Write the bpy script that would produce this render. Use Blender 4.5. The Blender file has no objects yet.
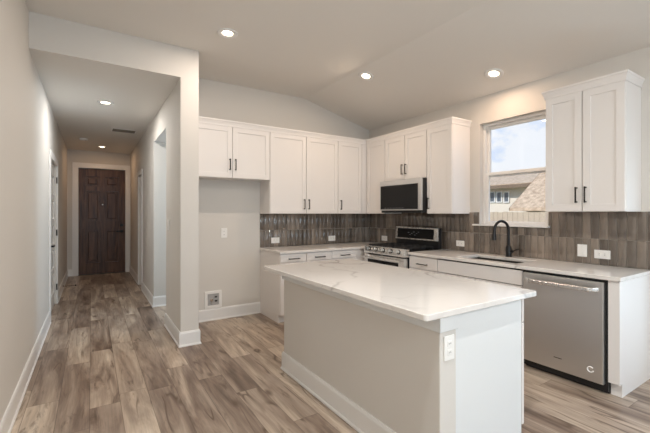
import bpy, bmesh, math, random
from mathutils import Vector, Matrix
random.seed(7)
S = bpy.context.scene
C = S.collection
PI = math.pi

# ------------------------------------------------------------------ camera, world, daylight, exposure
cam_d = bpy.data.cameras.new('camera'); cam = bpy.data.objects.new('camera', cam_d); C.objects.link(cam)
S.camera = cam
cam.location = (0, 0, 1.33)
cam.rotation_euler = (PI/2, 0, -0.579)
cam_d.sensor_fit = 'HORIZONTAL'; cam_d.sensor_width = 36
cam_d.lens = 364.84/650*36
cam_d.shift_x = -(329.95-325)/650
cam_d.shift_y = (213.65-216.5)/650
cam_d.clip_start = .02; cam_d.clip_end = 200

S.view_settings.view_transform = 'Standard'; S.view_settings.look = 'None'
S.view_settings.gamma = 1; S.view_settings.use_curve_mapping = False
S.view_settings.exposure = 0.22

DAY = (0.64, 0.83, 1.0)
WARM = (1.0, 0.81, 0.64)

def make_world():
    w = bpy.data.worlds.new('sky'); S.world = w; w.use_nodes = True
    nt = w.node_tree; nt.nodes.clear(); N = nt.nodes; L = nt.links
    out = N.new('ShaderNodeOutputWorld'); bg = N.new('ShaderNodeBackground')
    tc = N.new('ShaderNodeTexCoord'); mp = N.new('ShaderNodeMapping'); mp.inputs['Scale'].default_value = (3.2, 3.2, 4.5)
    mp.inputs['Location'].default_value = (0.3, 0.1, 0.45)
    no = N.new('ShaderNodeTexNoise'); no.inputs['Scale'].default_value = 1.6; no.inputs['Detail'].default_value = 7; no.inputs['Roughness'].default_value = .55
    cr = N.new('ShaderNodeValToRGB')
    cr.color_ramp.elements[0].position = .36; cr.color_ramp.elements[0].color = (.30, .52, .92, 1)
    cr.color_ramp.elements[1].position = .52; cr.color_ramp.elements[1].color = (.86, .90, .96, 1)
    L.new(tc.outputs['Generated'], mp.inputs['Vector']); L.new(mp.outputs['Vector'], no.inputs['Vector'])
    sx = N.new('ShaderNodeSeparateXYZ'); L.new(tc.outputs['Generated'], sx.inputs[0])
    el = N.new('ShaderNodeMath'); el.operation = 'MULTIPLY_ADD'; el.inputs[1].default_value = -1.3; el.inputs[2].default_value = .24; L.new(sx.outputs[2], el.inputs[0])
    cl = N.new('ShaderNodeMath'); cl.operation = 'ADD'; L.new(no.outputs['Fac'], cl.inputs[0]); L.new(el.outputs[0], cl.inputs[1])
    L.new(cl.outputs[0], cr.inputs['Fac']); L.new(cr.outputs['Color'], bg.inputs['Color'])
    bg.inputs['Strength'].default_value = .92
    L.new(bg.outputs[0], out.inputs['Surface'])
make_world()

def area_light(name, loc, direction, sx, sy, power, color):
    d = bpy.data.lights.new(name, 'AREA'); d.shape = 'RECTANGLE'; d.size = sx; d.size_y = sy; d.energy = power; d.color = color
    o = bpy.data.objects.new(name, d); C.objects.link(o); o.location = loc
    o.rotation_euler = Vector(direction).to_track_quat('-Z', 'Y').to_euler()
    return o
# daylight area lights: side and rear windows added unseen for fill, plus the corridor window
area_light('added_side_daylight', (3.86, 0.33, 1.05), (-1, 0, .05), .9, 1.3, 8.5, DAY)  # added light, sized to show as sheen in the tile
area_light('added_rear_daylight', (1.0, -4.98, 1.55), (0, 1, 1), 3.0, 1.9, 100, DAY)  # added light, tilted up to fill the room off the ceiling
area_light('daylight_corridor_window', (2.38, 5.2, 1.4), (-1, 0, 0), .75, 1.2, 15, DAY)

sd = bpy.data.lights.new('sun', 'SUN'); sd.energy = 3.2; sd.angle = .02; sd.color = (1, .98, .95)
sun = bpy.data.objects.new('sun', sd); C.objects.link(sun); sun.rotation_euler = Vector((1, -.3, -.85)).to_track_quat('-Z', 'Y').to_euler()

# ------------------------------------------------------------------ materials
def new_mat(name):
    m = bpy.data.materials.new(name); m.use_nodes = True
    nt = m.node_tree; return m, nt, nt.nodes['Principled BSDF']
def srgb(r, g, b):
    f = lambda c: (c/255/12.92) if c/255 <= .04045 else ((c/255+.055)/1.055)**2.4
    return (f(r), f(g), f(b), 1)
def plain(name, col, rough=.5, metal=0, bump=0, bscale=200, spec=.5, coat=0, var=0):
    m, nt, b = new_mat(name); N = nt.nodes; L = nt.links
    b.inputs['Base Color'].default_value = col; b.inputs['Roughness'].default_value = rough; b.inputs['Metallic'].default_value = metal
    b.inputs['Specular IOR Level'].default_value = spec; b.inputs['Coat Weight'].default_value = coat
    tc = N.new('ShaderNodeTexCoord'); no = N.new('ShaderNodeTexNoise'); no.inputs['Scale'].default_value = bscale; no.inputs['Detail'].default_value = 3
    L.new(tc.outputs['Object'], no.inputs['Vector'])
    if bump:
        bp = N.new('ShaderNodeBump'); bp.inputs['Strength'].default_value = bump; bp.inputs['Distance'].default_value = .002
        L.new(no.outputs['Fac'], bp.inputs['Height']); L.new(bp.outputs[0], b.inputs['Normal'])
    mx = N.new('ShaderNodeMix'); mx.data_type = 'RGBA'
    mx.inputs[6].default_value = col; mx.inputs[7].default_value = tuple(c*(1-max(var, .02)) for c in col[:3])+(1,)
    L.new(no.outputs['Fac'], mx.inputs[0]); L.new(mx.outputs[2], b.inputs['Base Color'])
    return m
def emit(name, col, strength):
    m, nt, b = new_mat(name); b.inputs['Base Color'].default_value = col
    b.inputs['Emission Color'].default_value = col; b.inputs['Emission Strength'].default_value = strength; return m

M = {}
M['wall'] = plain('greige_wall_paint', srgb(217, 212, 205), .75, bump=.12, bscale=160)
M['ceiling'] = plain('ceiling_paint', srgb(233, 229, 223), .85, bump=.12, bscale=120)
M['trim'] = plain('white_trim_paint', srgb(236, 234, 231), .35)
M['cab'] = plain('white_cabinet_paint', srgb(233, 228, 224), .32)
M['island_paint'] = plain('white_island_paint', srgb(228, 230, 230), .4)
M['black'] = plain('matte_black_metal', (.012, .012, .013, 1), .38, metal=.3)
M['bronze'] = plain('dark_bronze_pull', (.03, .026, .023, 1), .35, metal=.7)
M['dark'] = plain('black_plastic', (.01, .01, .011, 1), .45)
M['glass_black'] = plain('black_appliance_glass', (.010, .010, .010, 1), .09, spec=.22)
M['iron'] = plain('cast_iron', (.018, .017, .017, 1), .55, bump=.3, bscale=300)
M['plate'] = plain('white_outlet_plastic', srgb(240, 238, 234), .35)
M['slot'] = plain('outlet_slot_dark', (.05, .045, .04, 1), .6)
M['sink'] = plain('dark_composite_sink', (.035, .03, .027, 1), .45)
M['chrome'] = plain('polished_metal', (.72, .71, .70, 1), .18, metal=1)
M['brass'] = plain('valve_brass', (.45, .36, .2, 1), .35, metal=1)
M['lens'] = emit('light_lens', (1.0, .82, .62, 1), 9)
M['vent_dark'] = plain('vent_shadow', (.06, .05, .045, 1), .8)
M['stucco'] = plain('cream_stucco', srgb(228, 216, 200), .9, bump=.3, bscale=40)
M['shingle'] = None
M['fencewood'] = plain('weathered_fence_wood', srgb(212, 190, 165), .85, bump=.4, bscale=30, var=.3)
M['grass'] = plain('lawn_green', srgb(110, 125, 75), .95, bump=.5, bscale=60, var=.4)
M['house_glass'] = plain('house_window_glass', (.10, .12, .14, 1), .08)
M['grout'] = plain('grout', srgb(158, 150, 141), .85)

def brushed(name, col, rough, axis=2):
    m, nt, b = new_mat(name); N = nt.nodes; L = nt.links
    b.inputs['Base Color'].default_value = col; b.inputs['Metallic'].default_value = 1
    tc = N.new('ShaderNodeTexCoord'); mp = N.new('ShaderNodeMapping')
    sc = [400, 400, 400]; sc[axis] = 4; mp.inputs['Scale'].default_value = sc
    no = N.new('ShaderNodeTexNoise'); no.inputs['Scale'].default_value = 1; no.inputs['Detail'].default_value = 2
    mr = N.new('ShaderNodeMapRange'); mr.inputs[3].default_value = rough-.06; mr.inputs[4].default_value = rough+.08
    L.new(tc.outputs['Object'], mp.inputs['Vector']); L.new(mp.outputs[0], no.inputs['Vector'])
    L.new(no.outputs['Fac'], mr.inputs[0]); L.new(mr.outputs[0], b.inputs['Roughness'])
    return m
M['steel'] = brushed('brushed_stainless', (.68, .68, .67, 1), .38)
M['steel_bright'] = brushed('bright_stainless', (.78, .77, .75, 1), .26)

def shingles():
    m, nt, b = new_mat('grey_roof_shingles'); N = nt.nodes; L = nt.links
    tc = N.new('ShaderNodeTexCoord'); no = N.new('ShaderNodeTexNoise'); no.inputs['Scale'].default_value = 7; no.inputs['Detail'].default_value = 5
    cr = N.new('ShaderNodeValToRGB'); cr.color_ramp.elements[0].color = srgb(164, 138, 112); cr.color_ramp.elements[1].color = srgb(210, 184, 154)
    cr.color_ramp.elements[0].position = .3; cr.color_ramp.elements[1].position = .7
    L.new(tc.outputs['Object'], no.inputs['Vector']); L.new(no.outputs['Fac'], cr.inputs[0]); L.new(cr.outputs[0], b.inputs['Base Color'])
    b.inputs['Roughness'].default_value = .9; return m
M['shingle'] = shingles()

def marble():
    m, nt, b = new_mat('white_veined_quartz'); N = nt.nodes; L = nt.links
    tc = N.new('ShaderNodeTexCoord')
    warp = N.new('ShaderNodeTexNoise'); warp.inputs['Scale'].default_value = 1.3; warp.inputs['Detail'].default_value = 4
    L.new(tc.outputs['Object'], warp.inputs['Vector'])
    mx = N.new('ShaderNodeVectorMath'); mx.operation = 'MULTIPLY_ADD'
    mx.inputs[1].default_value = (1.1, 1.1, 1.1)
    L.new(warp.outputs['Color'], mx.inputs[0]); L.new(tc.outputs['Object'], mx.inputs[2])
    def vein(scale, rot, width, strength):
        mp = N.new('ShaderNodeMapping'); mp.inputs['Rotation'].default_value = (0, 0, rot); mp.inputs['Scale'].default_value = (scale, scale*.45, scale)
        L.new(mx.outputs[0], mp.inputs['Vector'])
        vo = N.new('ShaderNodeTexVoronoi'); vo.feature = 'DISTANCE_TO_EDGE'; vo.inputs['Scale'].default_value = 1
        L.new(mp.outputs[0], vo.inputs['Vector'])
        mr = N.new('ShaderNodeMapRange'); mr.inputs[1].default_value = 0; mr.inputs[2].default_value = width; mr.inputs[3].default_value = strength; mr.inputs[4].default_value = 0
        L.new(vo.outputs['Distance'], mr.inputs[0]); return mr
    v1 = vein(1.25, .75, .028, .62); v2 = vein(2.6, -.4, .02, .20)
    fade = N.new('ShaderNodeTexNoise'); fade.inputs['Scale'].default_value = 2.1; L.new(tc.outputs['Object'], fade.inputs['Vector'])
    fr = N.new('ShaderNodeMapRange'); fr.inputs[1].default_value = .38; fr.inputs[2].default_value = .62; L.new(fade.outputs['Fac'], fr.inputs[0])
    ad = N.new('ShaderNodeMath'); ad.operation = 'MAXIMUM'; L.new(v1.outputs[0], ad.inputs[0]); L.new(v2.outputs[0], ad.inputs[1])
    mu = N.new('ShaderNodeMath'); mu.operation = 'MULTIPLY'; L.new(ad.outputs[0], mu.inputs[0]); L.new(fr.outputs[0], mu.inputs[1])
    mc = N.new('ShaderNodeMix'); mc.data_type = 'RGBA'; mc.inputs[6].default_value = srgb(228, 223, 218); mc.inputs[7].default_value = srgb(150, 142, 135)
    L.new(mu.outputs[0], mc.inputs[0]); L.new(mc.outputs[2], b.inputs['Base Color'])
    b.inputs['Roughness'].default_value = .13
    return m
M['marble'] = marble()

def planks():
    m, nt, b = new_mat('rustic_wood_planks'); N = nt.nodes; L = nt.links
    def math_(op, a, bb=None, c=None):
        n = N.new('ShaderNodeMath'); n.operation = op
        for i, v in enumerate((a, bb, c)):
            if v is None: continue
            if isinstance(v, (int, float)): n.inputs[i].default_value = v
            else: L.new(v, n.inputs[i])
        return n.outputs[0]
    tc = N.new('ShaderNodeTexCoord'); sp = N.new('ShaderNodeSeparateXYZ'); L.new(tc.outputs['Object'], sp.inputs[0])
    W, LEN = .182, 1.22
    xs = math_('DIVIDE', math_('ADD', sp.outputs[0], 20.03), W); col = math_('FLOOR', xs); fx = math_('FRACT', xs)
    wn = N.new('ShaderNodeTexWhiteNoise'); wn.noise_dimensions = '1D'; L.new(col, wn.inputs['W'])
    ys = math_('ADD', math_('DIVIDE', math_('ADD', sp.outputs[1], 20), LEN), wn.outputs['Value']); row = math_('FLOOR', ys); fy = math_('FRACT', ys)
    cb = N.new('ShaderNodeCombineXYZ'); L.new(col, cb.inputs[0]); L.new(row, cb.inputs[1])
    w2 = N.new('ShaderNodeTexWhiteNoise'); w2.noise_dimensions = '2D'; L.new(cb.outputs[0], w2.inputs['Vector'])
    # per-plank shifted coordinates so the grain differs from plank to plank
    sh = N.new('ShaderNodeVectorMath'); sh.operation = 'MULTIPLY_ADD'; sh.inputs[1].default_value = (7.3, 11.7, 31.0)
    L.new(w2.outputs['Color'], sh.inputs[0]); L.new(tc.outputs['Object'], sh.inputs[2])
    def noise(sx, sy, detail, rough=.55, dist=0):
        mp = N.new('ShaderNodeMapping'); mp.inputs['Scale'].default_value = (sx, sy, 1); L.new(sh.outputs[0], mp.inputs['Vector'])
        n = N.new('ShaderNodeTexNoise'); n.inputs['Scale'].default_value = 1; n.inputs['Detail'].default_value = detail; n.inputs['Roughness'].default_value = rough
        n.inputs['Distortion'].default_value = dist
        L.new(mp.outputs[0], n.inputs['Vector']); return n.outputs['Fac']
    tone = math_('ADD', math_('MULTIPLY', w2.outputs['Value'], .27), math_('MULTIPLY', noise(7, 1.0, 4, .55, .9), .98))
    cr = N.new('ShaderNodeValToRGB'); e = cr.color_ramp.elements
    e[0].position = .34; e[0].color = srgb(90, 74, 63)
    e[1].position = .92; e[1].color = srgb(214, 199, 181)
    for p, c in ((.48, (130, 111, 97)), (.62, (160, 142, 126)), (.78, (191, 173, 154))):
        k = e.new(p); k.color = srgb(*c)
    L.new(tone, cr.inputs[0])
    grain = noise(70, 3.5, 4, .6, .4)
    g1 = N.new('ShaderNodeMapRange'); g1.inputs[1].default_value = .35; g1.inputs[2].default_value = .65; g1.inputs[3].default_value = .84; g1.inputs[4].default_value = 1.06
    L.new(grain, g1.inputs[0])
    # long dark mineral streaks
    st = N.new('ShaderNodeMapRange'); st.inputs[1].default_value = .56; st.inputs[2].default_value = .70; st.inputs[3].default_value = 0; st.inputs[4].default_value = .8
    L.new(noise(11, 1.3, 7, .66, 1.8), st.inputs[0])
    # knots
    mpk = N.new('ShaderNodeMapping'); mpk.inputs['Scale'].default_value = (3.2, 1.5, 1); L.new(sh.outputs[0], mpk.inputs['Vector'])
    vk = N.new('ShaderNodeTexVoronoi'); vk.inputs['Scale'].default_value = 1; vk.voronoi_dimensions = '2D'; L.new(mpk.outputs[0], vk.inputs['Vector'])
    kn = N.new('ShaderNodeMapRange'); kn.inputs[1].default_value = .03; kn.inputs[2].default_value = .11; kn.inputs[3].default_value = .75; kn.inputs[4].default_value = 0
    L.new(vk.outputs['Distance'], kn.inputs[0])
    sc_ = N.new('ShaderNodeSeparateColor'); L.new(vk.outputs['Color'], sc_.inputs[0])
    ck = N.new('ShaderNodeMapRange'); ck.inputs[1].default_value = 0; ck.inputs[2].default_value = .02; ck.inputs[3].default_value = .9; ck.inputs[4].default_value = 0
    L.new(math_('ABSOLUTE', math_('SUBTRACT', noise(5, .7, 2, .5, .5), .5)), ck.inputs[0])
    cm_ = N.new('ShaderNodeMapRange'); cm_.inputs[1].default_value = .54; cm_.inputs[2].default_value = .60; L.new(noise(5, 1.7, 1), cm_.inputs[0])
    crack = math_('MULTIPLY', ck.outputs[0], cm_.outputs[0])
    dk = math_('MAXIMUM', math_('MAXIMUM', st.outputs[0], crack), math_('MULTIPLY', kn.outputs[0], math_('LESS_THAN', sc_.outputs[0], .3)))
    mul = N.new('ShaderNodeMix'); mul.data_type = 'RGBA'; mul.blend_type = 'MULTIPLY'; mul.inputs[0].default_value = 1
    L.new(cr.outputs[0], mul.inputs[6]); cg = N.new('ShaderNodeCombineColor')
    for i in range(3): L.new(g1.outputs[0], cg.inputs[i])
    L.new(cg.outputs[0], mul.inputs[7])
    mk = N.new('ShaderNodeMix'); mk.data_type = 'RGBA'; mk.inputs[7].default_value = srgb(86, 66, 52)
    L.new(dk, mk.inputs[0]); L.new(mul.outputs[2], mk.inputs[6])
    # seams
    ex = math_('MULTIPLY', math_('MINIMUM', fx, math_('SUBTRACT', 1, fx)), W)
    ey = math_('MULTIPLY', math_('MINIMUM', fy, math_('SUBTRACT', 1, fy)), LEN)
    sm = math_('MINIMUM', ex, ey)
    s1 = N.new('ShaderNodeMapRange'); s1.inputs[1].default_value = .0008; s1.inputs[2].default_value = .0028; s1.inputs[3].default_value = .6; s1.inputs[4].default_value = 0
    L.new(sm, s1.inputs[0])
    ms = N.new('ShaderNodeMix'); ms.data_type = 'RGBA'; ms.inputs[7].default_value = srgb(75, 58, 46)
    L.new(s1.outputs[0], ms.inputs[0]); L.new(mk.outputs[2], ms.inputs[6]); L.new(ms.outputs[2], b.inputs['Base Color'])
    b.inputs['Roughness'].default_value = .36; b.inputs['Specular IOR Level'].default_value = .4
    bp = N.new('ShaderNodeBump'); bp.inputs['Strength'].default_value = .25; bp.inputs['Distance'].default_value = .001
    L.new(g1.outputs[0], bp.inputs['Height']); L.new(bp.outputs[0], b.inputs['Normal'])
    return m
M['planks'] = planks()

def tile():
    m, nt, b = new_mat('glazed_taupe_tile'); N = nt.nodes; L = nt.links
    ge = N.new('ShaderNodeNewGeometry'); tc = N.new('ShaderNodeTexCoord')
    cr = N.new('ShaderNodeValToRGB'); e = cr.color_ramp.elements
    e[0].position = 0; e[0].color = srgb(84, 75, 67); e[1].position = 1; e[1].color = srgb(148, 134, 121)
    k = e.new(.5); k.color = srgb(113, 102, 92)
    L.new(ge.outputs['Random Per Island'], cr.inputs[0])
    mp = N.new('ShaderNodeMapping'); mp.inputs['Scale'].default_value = (40, 40, 6); L.new(tc.outputs['Object'], mp.inputs['Vector'])
    no = N.new('ShaderNodeTexNoise'); no.inputs['Scale'].default_value = 1; no.inputs['Detail'].default_value = 3; L.new(mp.outputs[0], no.inputs['Vector'])
    mr = N.new('ShaderNodeMapRange'); mr.inputs[1].default_value = .3; mr.inputs[2].default_value = .7; mr.inputs[3].default_value = .82; mr.inputs[4].default_value = 1.12
    L.new(no.outputs['Fac'], mr.inputs[0]); cg = N.new('ShaderNodeCombineColor')
    for i in range(3): L.new(mr.outputs[0], cg.inputs[i])
    mx = N.new('ShaderNodeMix'); mx.data_type = 'RGBA'; mx.blend_type = 'MULTIPLY'; mx.inputs[0].default_value = 1
    L.new(cr.outputs[0], mx.inputs[6]); L.new(cg.outputs[0], mx.inputs[7]); L.new(mx.outputs[2], b.inputs['Base Color'])
    b.inputs['Roughness'].default_value = .06; b.inputs['Specular IOR Level'].default_value = .9; b.inputs['Coat Weight'].default_value = .8; b.inputs['Coat Roughness'].default_value = .04
    n2 = N.new('ShaderNodeTexNoise'); n2.inputs['Scale'].default_value = 22; n2.inputs['Detail'].default_value = 1; L.new(tc.outputs['Object'], n2.inputs['Vector'])
    bp = N.new('ShaderNodeBump'); bp.inputs['Strength'].default_value = .7; bp.inputs['Distance'].default_value = .004
    L.new(n2.outputs['Fac'], bp.inputs['Height']); L.new(bp.outputs[0], b.inputs['Normal']); L.new(bp.outputs[0], b.inputs['Coat Normal'])
    return m
M['tile'] = tile()

def darkwood():
    m, nt, b = new_mat('dark_stained_wood'); N = nt.nodes; L = nt.links
    tc = N.new('ShaderNodeTexCoord'); mp = N.new('ShaderNodeMapping'); mp.inputs['Scale'].default_value = (26, 26, 2.2); L.new(tc.outputs['Object'], mp.inputs['Vector'])
    no = N.new('ShaderNodeTexNoise'); no.inputs['Scale'].default_value = 1; no.inputs['Detail'].default_value = 5; no.inputs['Distortion'].default_value = .8; L.new(mp.outputs[0], no.inputs['Vector'])
    cr = N.new('ShaderNodeValToRGB'); cr.color_ramp.elements[0].position = .3; cr.color_ramp.elements[1].position = .72
    cr.color_ramp.elements[0].color = srgb(60, 40, 29); cr.color_ramp.elements[1].color = srgb(112, 78, 56)
    L.new(no.outputs['Fac'], cr.inputs[0]); L.new(cr.outputs[0], b.inputs['Base Color']); b.inputs['Roughness'].default_value = .34; b.inputs['Specular IOR Level'].default_value = .3
    return m
M['darkwood'] = darkwood()

def pane_mat():
    m, nt, b = new_mat('clear_window_glass'); N = nt.nodes; L = nt.links
    tr = N.new('ShaderNodeBsdfTransparent'); gl = N.new('ShaderNodeBsdfGlossy'); gl.inputs['Roughness'].default_value = .02
    mx = N.new('ShaderNodeMixShader'); mx.inputs[0].default_value = .03
    L.new(tr.outputs[0], mx.inputs[1]); L.new(gl.outputs[0], mx.inputs[2]); L.new(mx.outputs[0], nt.nodes['Material Output'].inputs[0])
    return m
M['pane'] = pane_mat()

# ------------------------------------------------------------------ mesh helpers
class MB:
    def __init__(s): s.bm = bmesh.new()
    def _add(s, t, mat=None):
        if mat: t.transform(mat)
        me = bpy.data.meshes.new('tmp'); t.to_mesh(me); t.free(); s.bm.from_mesh(me); bpy.data.meshes.remove(me); return s
    def box(s, x0, x1, y0, y1, z0, z1, bev=0, seg=2, mat=None):
        t = bmesh.new(); bmesh.ops.create_cube(t, size=1)
        for v in t.verts:
            v.co = Vector(((x0+x1)/2+v.co.x*abs(x1-x0), (y0+y1)/2+v.co.y*abs(y1-y0), (z0+z1)/2+v.co.z*abs(z1-z0)))
        if bev: bmesh.ops.bevel(t, geom=t.edges[:], offset=bev, segments=seg, affect='EDGES', profile=.5)
        return s._add(t, mat)
    def cyl(s, p0, p1, r, seg=20, r2=None, bev=0):
        p0 = Vector(p0); p1 = Vector(p1); t = bmesh.new(); d = p1-p0
        bmesh.ops.create_cone(t, cap_ends=True, segments=seg, radius1=r, radius2=r if r2 is None else r2, depth=d.length)
        if bev: bmesh.ops.bevel(t, geom=[e for e in t.edges if not e.is_manifold or e.calc_face_angle(0) > .8], offset=bev, segments=2, affect='EDGES')
        return s._add(t, Matrix.Translation((p0+p1)/2) @ d.to_track_quat('Z', 'Y').to_matrix().to_4x4())
    def tube(s, pts, r, seg=14):
        pts = [Vector(p) for p in pts]; t = bmesh.new(); rings = []
        rr = r if isinstance(r, (list, tuple)) else [r]*len(pts)
        up = None
        for i, p in enumerate(pts):
            a = pts[max(i-1, 0)]; c = pts[min(i+1, len(pts)-1)]; d = (c-a).normalized()
            if up is None: up = d.orthogonal().normalized()
            up = (up - d*up.dot(d)).normalized(); sd = d.cross(up)
            rings.append([t.verts.new(p+(up*math.cos(k/seg*2*PI)+sd*math.sin(k/seg*2*PI))*rr[i]) for k in range(seg)])
        for a, c in zip(rings, rings[1:]):
            for k in range(seg): t.faces.new((a[k], a[(k+1) % seg], c[(k+1) % seg], c[k]))
        t.faces.new(rings[0][::-1]); t.faces.new(rings[-1]); return s._add(t)
    def lathe(s, prof, seg=28, mat=None):      # prof [(r,z)]
        t = bmesh.new(); rings = []
        for r, z in prof:
            rings.append([t.verts.new((r*math.cos(k/seg*2*PI), r*math.sin(k/seg*2*PI), z)) for k in range(seg)] if r > 1e-6 else [t.verts.new((0, 0, z))])
        for a, c in zip(rings, rings[1:]):
            for k in range(seg):
                q = [a[k % len(a)], a[(k+1) % len(a)], c[(k+1) % len(c)], c[k % len(c)]]
                u = []; [u.append(v) for v in q if v not in u]
                if len(u) > 2: t.faces.new(u)
        bmesh.ops.recalc_face_normals(t, faces=t.faces[:])
        return s._add(t, mat)
    def poly(s, pts, vec):                      # planar polygon extruded along vec
        t = bmesh.new(); f = t.faces.new([t.verts.new(p) for p in pts])
        r = bmesh.ops.extrude_face_region(t, geom=[f]); bmesh.ops.translate(t, verts=[v for v in r['geom'] if isinstance(v, bmesh.types.BMVert)], vec=vec)
        bmesh.ops.recalc_face_normals(t, faces=t.faces[:]); return s._add(t)
    def cells(s, xs, ys, skip, z0, z1):         # one slab on a grid of cells, some left out
        t = bmesh.new(); V = {}
        def v(i, j, z):
            if (i, j, z) not in V: V[(i, j, z)] = t.verts.new((xs[i], ys[j], z))
            return V[(i, j, z)]
        on = lambda i, j: 0 <= i < len(xs)-1 and 0 <= j < len(ys)-1 and (i, j) not in skip
        for i in range(len(xs)-1):
            for j in range(len(ys)-1):
                if not on(i, j): continue
                t.faces.new((v(i, j, z1), v(i+1, j, z1), v(i+1, j+1, z1), v(i, j+1, z1)))
                t.faces.new((v(i, j, z0), v(i, j+1, z0), v(i+1, j+1, z0), v(i+1, j, z0)))
                for di, dj, a, c in ((-1, 0, (i, j+1), (i, j)), (1, 0, (i+1, j), (i+1, j+1)), (0, -1, (i, j), (i+1, j)), (0, 1, (i+1, j+1), (i, j+1))):
                    if not on(i+di, j+dj): t.faces.new((v(*a, z0), v(*c, z0), v(*c, z1), v(*a, z1)))
        bmesh.ops.recalc_face_normals(t, faces=t.faces[:]); return s._add(t)
    def sweep(s, path, prof, side=1):           # prof [(offset outward, z)] swept along a 2D path with mitres
        P = [Vector(p) for p in path]; t = bmesh.new(); rings = []
        for i, p in enumerate(P):
            ns = []
            if i > 0: d = (P[i]-P[i-1]).normalized(); ns.append(Vector((d.y, -d.x))*side)
            if i < len(P)-1: d = (P[i+1]-P[i]).normalized(); ns.append(Vector((d.y, -d.x))*side)
            n = ns[0] if len(ns) == 1 else (ns[0]+ns[1])/(1+ns[0].dot(ns[1]))
            rings.append([t.verts.new((p.x+n.x*o, p.y+n.y*o, z)) for o, z in prof])
        k = len(prof)
        for a, c in zip(rings, rings[1:]):
            for q in range(k): t.faces.new((a[q], a[(q+1) % k], c[(q+1) % k], c[q]))
        t.faces.new(rings[0][::-1]); t.faces.new(rings[-1])
        bmesh.ops.recalc_face_normals(t, faces=t.faces[:]); return s._add(t)
    def build(s, name, mat, parent=None, smooth=False, bevel=0, origin=None):
        o_ = Vector((0, 0, 0))
        if parent is None:
            xs = [v.co for v in s.bm.verts]
            o_ = Vector(origin) if origin else Vector(((min(c.x for c in xs)+max(c.x for c in xs))/2, (min(c.y for c in xs)+max(c.y for c in xs))/2, min(c.z for c in xs)))
            bmesh.ops.translate(s.bm, verts=s.bm.verts[:], vec=-o_)
        me = bpy.data.meshes.new(name); s.bm.to_mesh(me); s.bm.free()
        me.materials.append(mat)
        o = bpy.data.objects.new(name, me); C.objects.link(o); o.location = o_
        if smooth:
            me.shade_smooth(); me.set_sharp_from_angle(angle=.7)
        if bevel:
            md = o.modifiers.new('bevel', 'BEVEL'); md.width = bevel; md.segments = 3; md.limit_method = 'ANGLE'
        if parent: o.parent = parent
        return o

def tag(o, label, cat, group=None, kind=None):
    o['label'] = label; o['category'] = cat
    if group: o['group'] = group
    if kind: o['kind'] = kind
    return o
def thing(name, label, cat, loc=(0, 0, 0), rz=0, group=None, kind=None):
    o = bpy.data.objects.new(name, None); C.objects.link(o); o.location = loc; o.rotation_euler = (0, 0, rz); o.empty_display_size = .1
    return tag(o, label, cat, group, kind)
def struct(mb, name, mat, label, cat, **k):
    return tag(mb.build(name, mat, origin=(0, 0, 0), **k), label, cat, kind='structure')

# ------------------------------------------------------------------ key dimensions (metres)
XL, XR, YB, XP = -.432, 3.786, 4.619, .745
YP = 3.866; XP2 = .920; XA = 1.896
ZF, ZH, ZR, XK = 2.994, 2.693, 2.685, 2.588
YEND = 9.5; YREAR = -4.9
ZC = .875; ZB = .845
ZU0, ZL, ZU1 = 1.347, 1.330, 2.368
W0, W1, WZ0, WZ1 = 1.835, 2.60, 1.21, 2.372      # kitchen window opening
BR = -PI/2                                        # rotation of what stands on the right wall

# ------------------------------------------------------------------ room shell
struct(MB().box(-.7, 4.3, -5.2, 9.8, -.1, 0), 'floor', M['planks'], 'rustic brown and grey wood plank floor of kitchen and hall', 'floor')
c = MB()
xr2 = 3.95; zr2 = ZF+(ZR-ZF)/(XR-XK)*(xr2-XK)
c.poly([(-.6, -5.1, ZF), (XK, -5.1, ZF), (xr2, -5.1, zr2), (xr2, -5.1, 3.2), (-.6, -5.1, 3.2)], (0, 9.85, 0))
struct(c, 'ceiling', M['ceiling'], 'kitchen ceiling, flat then sloping down to the right wall', 'ceiling')
struct(MB().box(XL, XP+.12, YP+.0004, 9.6, ZH, ZH+.1), 'ceiling_hall', M['ceiling'], 'lower flat ceiling of the entry hall', 'ceiling')
# left wall with the closet door's opening
DL0, DL1, DLZ = 5.66, 6.72, 2.03
w = MB(); w.box(XL-.12, XL, -5, DL0, 0, 3.05); w.box(XL-.12, XL, DL1, 9.6, 0, 3.05); w.box(XL-.12, XL, DL0, DL1, DLZ, 3.05)
struct(w, 'wall_left', M['wall'], 'long greige wall along the left of the hall', 'wall')
# hall end wall with the front door's opening
FD0, FD1, FDZ = -.238, .650, 2.32
w = MB(); w.box(XL, FD0, YEND, YEND+.14, 0, ZH); w.box(FD1, .9, YEND, YEND+.14, 0, ZH); w.box(FD0, FD1, YEND, YEND+.14, FDZ, ZH)
struct(w, 'wall_hall_end', M['wall'], 'greige wall around the front door at hall end', 'wall')
# header and pier between hall and kitchen
struct(MB().box(XL, XP, YP, YP+.1, ZH+.0006, 3.05), 'wall_header', M['wall'], 'greige header wall above the hall opening', 'wall')
OP0, OP1, OPZ = 4.71, 5.73, 2.355
struct(MB().box(XP, XP2, YP, OP0, 0, 3.05), 'wall_pier', M['wall'], 'narrow greige wall end between hall and fridge alcove', 'wall')
w = MB()
DR0, DR1, DRZ = 7.16, 7.66, 2.03
w.box(XP, XP+.15, OP0, OP1, OPZ, ZH+.05); w.box(XP, XP+.13, OP1, DR0, 0, ZH+.05); w.box(XP, XP+.13, DR1, YEND, 0, ZH+.05); w.box(XP, XP+.13, DR0, DR1, DRZ, ZH+.05)
struct(w, 'wall_hall_right', M['wall'], 'greige right wall of the hall beyond the side opening', 'wall')
w = MB(); w.box(XP+.13, 2.5, OP1, OP1+.1, 0, ZH)
struct(w, 'wall_corridor_far', M['wall'], 'greige wall seen inside the side opening off the hall', 'wall')
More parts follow.
